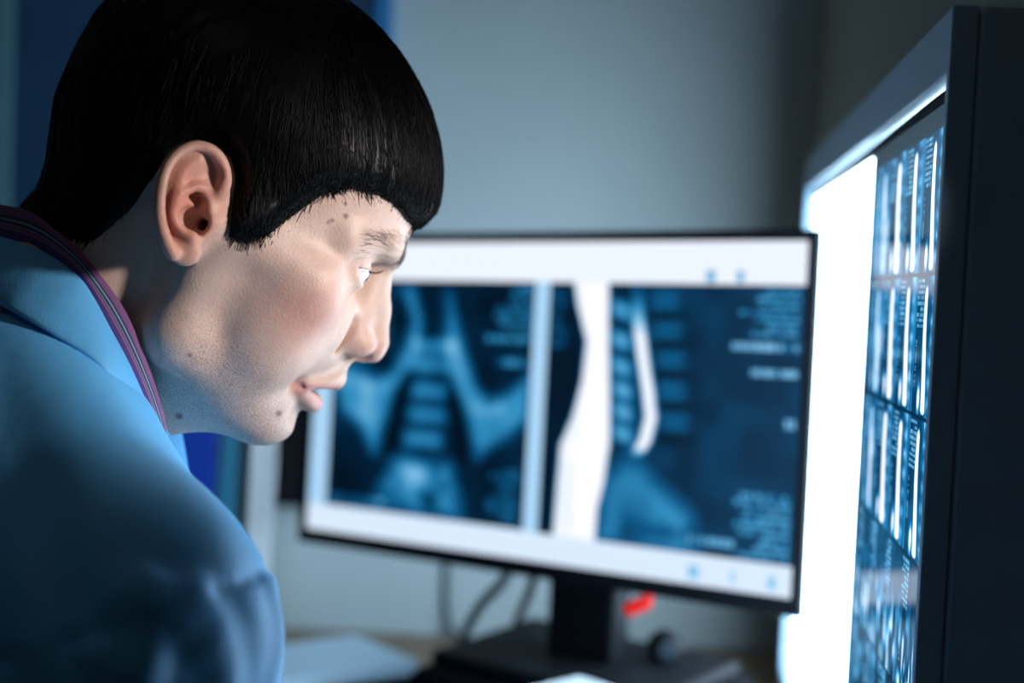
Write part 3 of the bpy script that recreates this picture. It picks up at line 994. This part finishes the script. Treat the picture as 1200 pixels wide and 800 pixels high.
# skin tone by feature, with shade painted into mouth gap and nostrils
P = fold(V.astype(f32))
x, y, z = P[:, 0], P[:, 1], P[:, 2]


def bl(c, s): return np.exp(-(((P - f32(c)) / f32(s)) ** 2).sum(1))[:, None]


def mixc(c, target, k): return c * (1 - k) + np.array(target, f32) * k


c = np.tile(np.array((0.58, 0.415, 0.345), f32), (len(P), 1))
c = mixc(c, (0.60, 0.27, 0.22), 0.75 * bl((62, 52, -18), (22, 24, 17)))
c = mixc(c, (0.60, 0.26, 0.20), 0.6 * bl((106, 8, -17), (14, 14, 11)))
c = mixc(c, (0.60, 0.20, 0.13), 0.85 * bl((-14, 88, 2), (26, 12, 34)))
c = mixc(c, (0.52, 0.30, 0.24), 0.5 * bl((74, 42, 2), (16, 12, 8)))
lipm = np.clip(1 - np.abs(poly_tube(P, [(105, 0, -44.5), (103, 6, -44), (98.0, 14, -47), (90, 21, -51), (84, 25.5, -53.5)], [0.1] * 5, 3)) / 4.6, 0, 1)
lipm = np.maximum(lipm, np.clip(1 - np.abs(poly_tube(P, [(101, 0, -58.5), (99, 7, -58), (94, 14, -57), (86, 21, -55), (83, 25, -54)], [0.1] * 5, 3)) / 6.0, 0, 1))
c = mixc(c, (0.54, 0.25, 0.23), (np.clip(lipm * 1.8, 0, 1) * .75)[:, None])
c = mixc(c, (0.05, 0.015, 0.012), (np.exp(-((z + 52) / 1.8) ** 2) * (y < 21) * (x > 80) * (x < 97))[:, None])  # shade of the open mouth painted between the lips
c = mixc(c, (0.08, 0.02, 0.015), bl((108.0, 7.0, -23.4), (4.6, 3.4, 2.4)))  # nostril hollow darkened in the colour, as shade
c = mixc(c, (0.28, 0.22, 0.20), 0.35 * bl((84, 30, 32), (14, 22, 5)))
for mc, r_ in (((79.9, 20, -71.5), 1.5), ((57.4, 50, 35.5), 1.2), ((51, 55, 28.5), 0.8), ((52.4, 54, 30), .8), ((35, 50, -97), 1.6), ((7, 72, 3), 0.8), ((54, 48, 40.6), 0.8), ((23, 66, -64), 1.0), ((83, 25, -54.5), 0.6)):
    sidey = (V[:, 1] < 0)
    dd = np.sqrt((x - mc[0]) ** 2 + (z - mc[2]) ** 2)
    k = (np.clip(1.6 - dd / r_, 0, 1) * sidey * (y > 8))[:, None]
    c = mixc(c, (0.14, 0.06, 0.045), 0.85 * k)
vcol(me, 'tone', c)
st_ = np.clip((-28 - z - 0.30 * (x - 40)) / 30, 0, 1) * np.clip((z + 150) / 40, 0, 1) * np.clip((x + 5) / 30, 0, 1)
st_ = st_ * (1 - np.clip(lipm * 3, 0, 1)) * 0.46
st_ = np.maximum(st_, 0.40 * np.exp(-((z + 36) / 6) ** 2) * (x > 88) * (y < 22))
vcol(me, 'stubble', st_[:, None].repeat(3, 1))
body = link('body', me, M['skin'], None, smooth=True)
place_head(body)
smo = body.modifiers.new('s', 'SMOOTH'); smo.iterations = 2; smo.factor = 0.5

# eyes
for sgn in (-1, 1):
    nu, nv = 48, 40
    gaze = np.array((0.97, 0.04 * -sgn, 0.20)); gaze /= np.linalg.norm(gaze)
    a_ = np.cross(gaze, (0, 0, 1)); a_ /= np.linalg.norm(a_); b_ = np.cross(a_, gaze)
    Vv, cc = [], []
    for j in range(nv + 1):
        th = math.pi * (j / nv) ** 1.4
        for i in range(nu):
            ph = 2 * math.pi * i / nu
            r = 12.3 + 0.9 * math.exp(-(th / 0.42) ** 4)
            dirn = math.cos(th) * gaze + math.sin(th) * (math.cos(ph) * a_ + math.sin(ph) * b_)
            Vv.append((EYE * (1, sgn, 1) + r * dirn) / 1000)
            if th < 0.17: q = (0.006, 0.006, 0.008)
            elif th < 0.46: q = (0.10 + .05 * math.sin(ph * 17), 0.085 + .04 * math.sin(ph * 17), 0.06)
            elif th < 0.50: q = (0.05, 0.04, 0.04)
            else: q = (0.72, 0.68, 0.66)
            cc.append(q)
    idx = np.arange((nv + 1) * nu).reshape(nv + 1, nu)
    Fe = np.stack([idx[:-1], idx[1:], np.roll(idx, -1, 1)[1:], np.roll(idx, -1, 1)[:-1]], -1).reshape(-1, 4)
    me = mesh_np('eye', Vv, Fe)
    vcol(me, 'print', np.array(cc))
    place_head(link('eye', me, M['eye'], None, smooth=True))


def strands(name, paths, r0, r1, mt):
    """paths (n, k, 3) mm -> thin three-sided tapering strands in one mesh"""
    n, k, _ = paths.shape
    T = np.gradient(paths, axis=1)
    T /= np.linalg.norm(T, axis=2, keepdims=True) + 1e-9
    a = np.cross(T, np.array((0.31, 0.87, 0.38))); a /= np.linalg.norm(a, axis=2, keepdims=True) + 1e-9
    b = np.cross(T, a)
    r = np.linspace(r0, r1, k)[None, :, None]
    ring = np.stack([paths + r * (math.cos(q) * a + math.sin(q) * b) for q in (0, 2.094, 4.189)], 2)
    Vs = ring.reshape(-1, 3) / 1000
    base = (np.arange(n)[:, None, None] * k + np.arange(k - 1)[None, :, None]) * 3
    s_ = np.arange(3)[None, None, :]; s2 = (np.arange(3)[None, None, :] + 1) % 3
    Fs = np.stack([base + s_, base + s2, base + 3 + s2, base + 3 + s_], -1).reshape(-1, 4)
    me = mesh_np(name, Vs, Fs)
    o = link(name, me, mt, None, smooth=True)
    place_head(o)
    return o


# ---- hair: a shaped volume plus strands that follow it
HAIRLINE = [(120, 64), (103, 56), (97, 52), (88, 52.5), (78, 55), (66, 55), (52, 50), (41, 41), (34, 26), (26, 8), (19, 2), (11, 0), (6, 12), (1, 25), (-6, 33), (-16, 35), (-26, 33), (-33, 22), (-36, 6), (-38, -14), (-46, -36), (-58, -41), (-80, -44), (-140, -45), (-140, 200), (120, 200)]


def hair_g(p): return -poly_sdf(p[..., 0], p[..., 2], HAIRLINE)      # >0 inside


def hair_sdf(p):
    p = fold(p)
    d = head_core(p)
    g_ = hair_g(p)
    x, z = p[..., 0], p[..., 2]
    th = 9.5 - 2.8 * np.clip((x - 40) / 50, 0, 1) - 6.0 * np.clip((20 - z) / 50, 0, 1)
    th = np.maximum(th, 2.2)
    edge = 9.0 + 0 * x
    t = np.clip(g_ / edge + 0.10, -.6, 1)
    t = np.where(t > 0, np.sqrt(np.maximum(t, 0)), t)
    return d - th * t + 0.35 * np.sin(p[..., 1] * 1.15 + 0.05 * z + 1.3 * np.sin(z * .06)) * (g_ > 3)


V, Fq = surface_net(hair_sdf, (-118, -92, -72), (118, 92, 152), 1.5)
# keep only the part outside the scalp
dB = bare_sdf(V.astype(f32))
keepv = (dB > -0.8) & (hair_g(fold(V)) > -3)
kf = keepv[Fq].all(1)
Fq = Fq[kf]
used = np.unique(Fq); rem = np.full(len(V), -1); rem[used] = np.arange(len(used))
V2 = V[used]; F2 = rem[Fq]
me = mesh_np('hair', V2 / 1000, F2)
hair = link('hair', me, M['hair'], None, smooth=True)
place_head(hair)
tag(hair, 'short straight black hair with a blunt fringe')


def flow(p):
    """combing direction on the head: away from the crown, forward into the fringe"""
    x, y, z = p[:, 0], p[:, 1], p[:, 2]
    crown = np.array((-45., 0., 128.))
    v = p - crown
    v[:, 2] -= 25
    v[:, 0] += np.where(x > 20, 18, 0)
    side = np.clip((np.abs(y) - 30) / 40, 0, 1)
    v[:, 2] -= 70 * side
    v[:, 0] += 22 * side * (x > 5)
    return v / (np.linalg.norm(v, axis=1, keepdims=True) + 1e-9)


def comb(roots, length, steps, lift0, lift1, jitter, past=2.0):
    n = len(roots)
    path = [roots]
    p = roots.copy()
    ln = length * (0.65 + 0.6 * rng.random(n))
    jit = rng.normal(0, jitter, (n, 3))
    lo_ = lift0 + (lift1 - lift0) * rng.random(n)
    past_ = past + 5.5 * rng.random(n) ** 2.5
    for s_ in range(steps):
        nrm = grad(hair_sdf, p.astype(f32), 1.0)
        d_ = flow(p.copy()) + jit
        d_ = d_ - (d_ * nrm).sum(1, keepdims=True) * nrm
        d_ /= np.linalg.norm(d_, axis=1, keepdims=True) + 1e-9
        go = np.clip((hair_g(fold(p)) + past_) / 2.5, 0.03, 1)
        p = p + d_ * (ln / steps * go)[:, None]
        hd = hair_sdf(p.astype(f32))
        gg = hair_g(fold(p))
        corr = np.where(gg > 1.5, hd - lo_ * (s_ + 1) / steps, np.clip(bare_sdf(p.astype(f32)) - 0.5, -9, 1.2))
        p = p - nrm * np.clip(corr, -4, 4)[:, None]
        path.append(p.copy())
    return np.stack(path, 1)


# roots spread over the volume, denser near the face
cent = V2[F2].mean(1)
wgt = 0.4 + 2.2 * ((cent[:, 0] > 5)) * (cent[:, 1] < 20) + 1.5 * (cent[:, 0] > 60)
pick = rng.choice(len(cent), 9000, p=wgt / wgt.sum())
roots = cent[pick] + rng.normal(0, .5, (len(pick), 3))
paths = comb(roots, 24, 5, -0.3, 0.9, 0.10)
# rows of tips along the hairline
gk = hair_g(fold(cent))
edge_f = np.where((gk > 0.0) & (gk < 5) & (dB[used][F2].mean(1) > 0.8) & ((cent[:, 0] > 8) | (cent[:, 2] < 20)))[0]
wg = 1.0 + 2.5 * (cent[edge_f, 0] > 10) * (cent[edge_f, 1] < 25)
pick = rng.choice(edge_f, 8000, p=wg / wg.sum())
paths2 = comb(cent[pick] + rng.normal(0, .5, (len(pick), 3)), 7.5, 5, -0.2, 0.6, 0.26, 2.5)
hs_ = strands('hair_strands', np.vstack([paths, paths2]), 0.20, 0.05, M['hair'])
hs_.parent = hair; hs_.matrix_local = Matrix.Identity(4)
hs_['kind'] = 'stuff'

# ---- eyebrows and lashes
for sgn in (-1, 1):
    n = 420
    t = rng.random(n) ** 1.0
    ctr = catmull([(101, 7, 29.5), (97.5, 14, 32.5), (91, 24, 35.0), (81, 36, 35.5), (68, 47, 29)], 20)
    i = (t * (len(ctr) - 1)).astype(int)
    q = ctr[i] + np.stack([0 * t, 0 * t, rng.normal(0, 1, n) * (3.0 - 1.2 * t)], -1)
    for _ in range(6):
        d = bare_sdf(q.astype(f32)); q = q - grad(bare_sdf, q.astype(f32)) * d[:, None]
    dirn = np.stack([-0.55 - .2 * t, 0.55 + 0 * t, 0.75 - 1.1 * t], -1) + rng.normal(0, .18, (n, 3))
    nrm = grad(bare_sdf, q.astype(f32))
    dirn -= (dirn * nrm).sum(1, keepdims=True) * nrm; dirn /= np.linalg.norm(dirn, axis=1, keepdims=True)
    L = 6.5 * (0.6 + .6 * rng.random(n))
    path = np.stack([q + dirn * (L * s_)[:, None] + nrm * (0.25 + 1.0 * s_ * (1 - s_) * 2) for s_ in np.linspace(0, 1, 4)], 1)
    path = path * np.array((1, sgn, 1))
    strands('eyebrow', path, 0.075, 0.025, M['brow'])
    n = 34
    t = np.linspace(-0.93, 0.93, n)
    yy = t
    zq = 4.6 * np.sqrt(1 - yy ** 2) * (1 - .15 * yy) + 1.0 * yy
    yq = yy * 13.0
    xq = np.sqrt(np.maximum(14.0 ** 2 - yq ** 2 - zq ** 2, 1))
    q = EYE + np.stack([xq, yq, zq], -1)
    o_ = np.stack([0.9 + 0 * t, 0.55 * t, -0.15 + 0 * t], -1) + rng.normal(0, .05, (n, 3))
    path = np.stack([q + o_ * 6.0 * s_ + np.array((0, 0, 1)) * 5.0 * s_ ** 2 for s_ in np.linspace(0, 1, 5)], 1) * np.array((1, sgn, 1))
    strands('eyelashes', path, 0.09, 0.03, M['hair'])

# ---- coat, in world metres
K0 = np.array((-0.2546, 0.7203, 1.1094)); SR = np.array((-0.1628, 0.6012, 1.0272)); AR = np.array((-0.1500, 0.5857, 0.74))
SL = np.array((-0.312, 0.935, 1.005)); AL = np.array((-0.30, 0.955, 0.74))
ARD = (AR - SR) / np.linalg.norm(AR - SR)
SEAM_C = np.array((-0.1628, 0.5650, 1.0360)); SEAM_N = np.array((0.34, -0.10, -0.93)); SEAM_N /= np.linalg.norm(SEAM_N)
RID = [[(-0.1624, 0.5368, 1.0466), (-0.156, 0.5346, 1.0395), (-0.1471, 0.5327, 1.0318), (-0.1354, 0.5322, 1.0236)],
       [(-0.1387, 0.5344, 1.064), (-0.1315, 0.5349, 1.056), (-0.1211, 0.5377, 1.0458), (-0.1091, 0.5448, 1.0344)],
       [(-0.1301, 0.536, 1.0667), (-0.1247, 0.5373, 1.06), (-0.1164, 0.5409, 1.0529)],
       [(-0.1508, 0.5344, 1.0553), (-0.1444, 0.5333, 1.046), (-0.1327, 0.5333, 1.035)],
       [(-0.1086, 0.5486, 1.0600), (-0.1041, 0.5521, 1.0453), (-0.0996, 0.5565, 1.0272), (-0.0962, 0.56, 1.0056)],
       [(-0.1725, 0.5405, 1.0345), (-0.1643, 0.5365, 1.0227), (-0.153, 0.5326, 1.0111)]]      # sleeve folds


def coat_base(p):
    d = cap(p, (-0.3036, 0.775, 1.0213), (-0.42, 0.77, 0.60), .125, .165, (1, .80, 1))
    d = su(d, cap(p, K0, SR, .057, .060), .05)
    k1 = K0 + (0, .06, 0)
    d = su(d, cap(p, k1, SL, .058, .064), .05)
    d = su(d, cap(p, SL, AL, .062, .058), .035)
    return d


def coat_sdf(p):
    d = coat_base(p)
    arm = cap(p, SR, AR, .061, .058)
    s_ = ((p - f32(SEAM_C)) * f32(SEAM_N)).sum(-1)
    q = p - f32(SR)
    ax = f32(ARD)
    a1 = np.array((1., 0, 0)) - ARD * ARD[0]; a1 /= np.linalg.norm(a1); a2 = np.cross(ARD, a1)
    th = np.arctan2((q * f32(a2)).sum(-1), (q * f32(a1)).sum(-1))
    low = np.clip(s_ / 0.006, 0, 1)
    puck = 0.0030 * np.exp(-np.maximum(s_, 0) / .030) * np.sin(13 * th + 2.2 * np.sin(5 * th) + 26 * s_) * low
    fold1 = 0.0062 * np.clip(s_ / .03, 0, 1) * np.sin(3.4 * th + 34 * s_ + 0.9 * np.sin(30 * s_ + th)) * np.exp(-np.maximum(s_ - .05, 0) / .2)
    arm = arm - 0.002 * low - puck * .9 - fold1
    d = su(d, arm, .030 - .016 * np.clip(s_ / .05, 0, 1))
    near = d < .03
    if near.any():
        pn = p[near]; dn_ = d[near]
        for L in RID:
            n_ = len(L)
            dn_ = su(dn_, poly_tube(pn, L, list(np.linspace(.0045, .0060, n_))), .010)
        d[near] = dn_
    on_arm = np.exp(-(np.abs(arm) / .02) ** 2)
    d = d + 0.0022 * np.exp(-(s_ / .0016) ** 2) * on_arm
    d = d + 0.0016 * np.sin(60 * p[..., 0] + 45 * p[..., 2] + 3 * np.sin(22 * p[..., 1] + 30 * p[..., 0])) * (1 - low)
    # opening for the neck
    n0 = np.array(HEAD_O) + np.array(Rh @ Vector((-0.060, 0, -0.060)))
    n1 = np.array(HEAD_O) + np.array(Rh @ Vector((-0.110, 0, -0.140)))
    d = ss(d, cap(p, n0, n1, .062, .060), .006)
    return d


RID_, RID = RID, []
for L in RID_:
    q = np.array(L, f32)
    for _ in range(8):
        q = q - (grad(coat_sdf, q, .001) * (coat_sdf(q)[:, None] + .0035)).astype(f32)
    RID.append(q.tolist())
V, Fq = surface_net(coat_sdf, (-0.66, 0.46, 0.70), (-0.05, 1.06, 1.20), 0.0032, slack=1.9)
me = mesh_np('lab_coat', V - np.array(PB), Fq)
coat = link('lab_coat', me, M['coat'], person, smooth=True)
tag(coat, 'light blue cotton coat with a gathered shoulder seam')


def h2w(p): return np.array(HEAD_O) + np.array(Rh) @ (np.array(p, float) / 1000)


# ---- collar and lanyard, both loops round the neck (head frame, mm); right half given, left mirrored
LAN_IN = [(-101, 0, -47), (-96.2, -14, -44.4), (-79.1, -32, -39.6), (-58.8, -45, -42.0), (-41.7, -52, -46.9), (-18.4, -57, -57.5), (-0.1, -59, -71.1), (20.9, -55, -90.9), (36.0, -48, -110.0)]
LAN_OUT = [(-94, 0, -62), (-86.8, -22, -59.8), (-63.9, -43, -55.1), (-43.0, -56, -56.7), (-31.4, -61, -62.1), (-19.4, -64, -70.3), (-0.3, -66, -83.2), (21.4, -62, -101.0), (30.7, -56, -111.5)]
COL_OUT = [(-108, 0, -95), (-85.2, -46, -90.3), (-66.8, -66, -85.8), (-56.5, -74, -84.9), (-40.7, -81, -85.0), (-19.9, -84, -86.0), (-8.1, -84, -88.9), (1.9, -80, -92.9), (29.3, -69, -108.3)]


def mirror_loop(L):
    return [(a, -b, c) for a, b, c in L[:0:-1]] + list(L)


def loop_grid(name, rows, mt, thick, n=8, parent=None, uv=False):
    R_ = [catmull([h2w(q) for q in r], n) for r in rows]
    nr, ns = len(R_), len(R_[0])
    V = np.stack(R_, 0).reshape(-1, 3) - np.array(PB)
    idx = np.arange(nr * ns).reshape(nr, ns)
    Fq = np.stack([idx[:-1, :-1], idx[:-1, 1:], idx[1:, 1:], idx[1:, :-1]], -1).reshape(-1, 4)
    me = mesh_np(name, V, Fq)
    if uv:
        uvl = me.uv_layers.new(name='UVMap')
        vi = np.zeros(len(me.loops), np.int32); me.loops.foreach_get('vertex_index', vi)
        uvc = np.stack([(vi // ns) / (nr - 1), (vi % ns) / (ns - 1)], -1).astype(f32)
        uvl.data.foreach_set('uv', uvc.ravel())
    o = link(name, me, mt, person, smooth=True)
    sd = o.modifiers.new('t', 'SOLIDIFY'); sd.thickness = thick; sd.offset = 0
    sb = o.modifiers.new('d', 'SUBSURF'); sb.levels = 1; sb.render_levels = 1
    return o


def lerp(A, B, t, lift=0.0):
    out = []
    for a, b in zip(A, B):
        a, b = np.array(a, float), np.array(b, float)
        q = a + (b - a) * t
        o_ = np.array((0, q[1], 0)); o_ = o_ / (np.linalg.norm(o_) + 20)
        out.append(tuple(q + lift * (o_ + np.array((-.2, 0, .5)))))
    return out


li, lo_, co_ = mirror_loop(LAN_IN), mirror_loop(LAN_OUT), mirror_loop(COL_OUT)
# straps run on down the chest
dn = np.array(Rh.transposed() @ Vector((0.12, 0, -1.0)))
for L in (li, lo_):
    a, b = np.array(L[0]), np.array(L[-1])
    L[:0] = [tuple(a + dn * 150 + (0, -6, 0)), tuple(a + dn * 60)]
    L += [tuple(b + dn * 60), tuple(b + dn * 150 + (0, 6, 0))]
lan = loop_grid('lanyard', [li, lerp(li, lo_, .33, 1.2), lerp(li, lo_, .66, 1.2), lo_], M['lanyard'], 0.0012, uv=True)
tag(lan, 'purple ribbon lanyard with blue stripes round the neck')
inner = lerp(mirror_loop(LAN_OUT), mirror_loop(LAN_IN), 0.2, -4)
upr = lerp(mirror_loop(LAN_OUT), co_, -0.02, 0.6)
collar = loop_grid('collar', [inner, upr, lerp(mirror_loop(LAN_OUT), co_, .15, 2.4), lerp(mirror_loop(LAN_OUT), co_, .5, 3.0), lerp(mirror_loop(LAN_OUT), co_, .85, 1.5), co_], M['coat'], 0.0022)
collar.parent = coat
tag(collar, 'turned-down light blue collar')

# ------------------------------------------------------------------ unseen lamp added at the right wall to light the cheek
wl = empty('added_lamp', (WX, 0.58, 1.26))
tag(wl, 'small black lamp on a short arm, added out of view to light the cheek', 'lamp')
lathe('wall_plate', [(0.0001, 0.0), (0.03, 0.0), (0.03, -0.006), (0.026, -0.010), (0.0001, -0.010)], M['black'], wl, None, 28, 'y').rotation_euler = (0, 0, math.radians(-90))
tube('arm', [(-0.008, 0, 0), (-0.03, 0, 0.02), (-0.062, 0, 0.012)], 0.005, M['black'], wl)
aim = Vector((-0.10, 0.73, 1.16)); lp = Vector((WX - 0.08, 0.58, 1.25))
dq = (aim - lp).to_track_quat('-Z', 'Y')
sh = lathe('lamp_shade', [(0.0001, 0.036), (0.014, 0.035), (0.020, 0.028), (0.034, -0.012), (0.033, -0.012), (0.019, 0.026), (0.0001, 0.032)], M['black'], wl, lp - wl.location, 32)
sh.rotation_euler = dq.to_euler()
bulb = lathe('bulb', [(0.0001, -0.001), (0.006, 0.001), (0.011, 0.008), (0.011, 0.014), (0.006, 0.024), (0.005, 0.029)], M['paper_white'], wl, lp - wl.location, 20)
bulb.rotation_euler = dq.to_euler()
ld = bpy.data.lights.new('cheek_light', 'SPOT')
ld.energy = LAMP_W; ld.color = (1.0, 0.92, 0.88); ld.spot_size = math.radians(54); ld.spot_blend = 1.0; ld.shadow_soft_size = 0.022
lo2 = bpy.data.objects.new('cheek_light', ld)
col.objects.link(lo2); lo2.parent = wl
lo2.location = lp - wl.location + (aim - lp).normalized() * 0.02
lo2.rotation_euler = dq.to_euler()
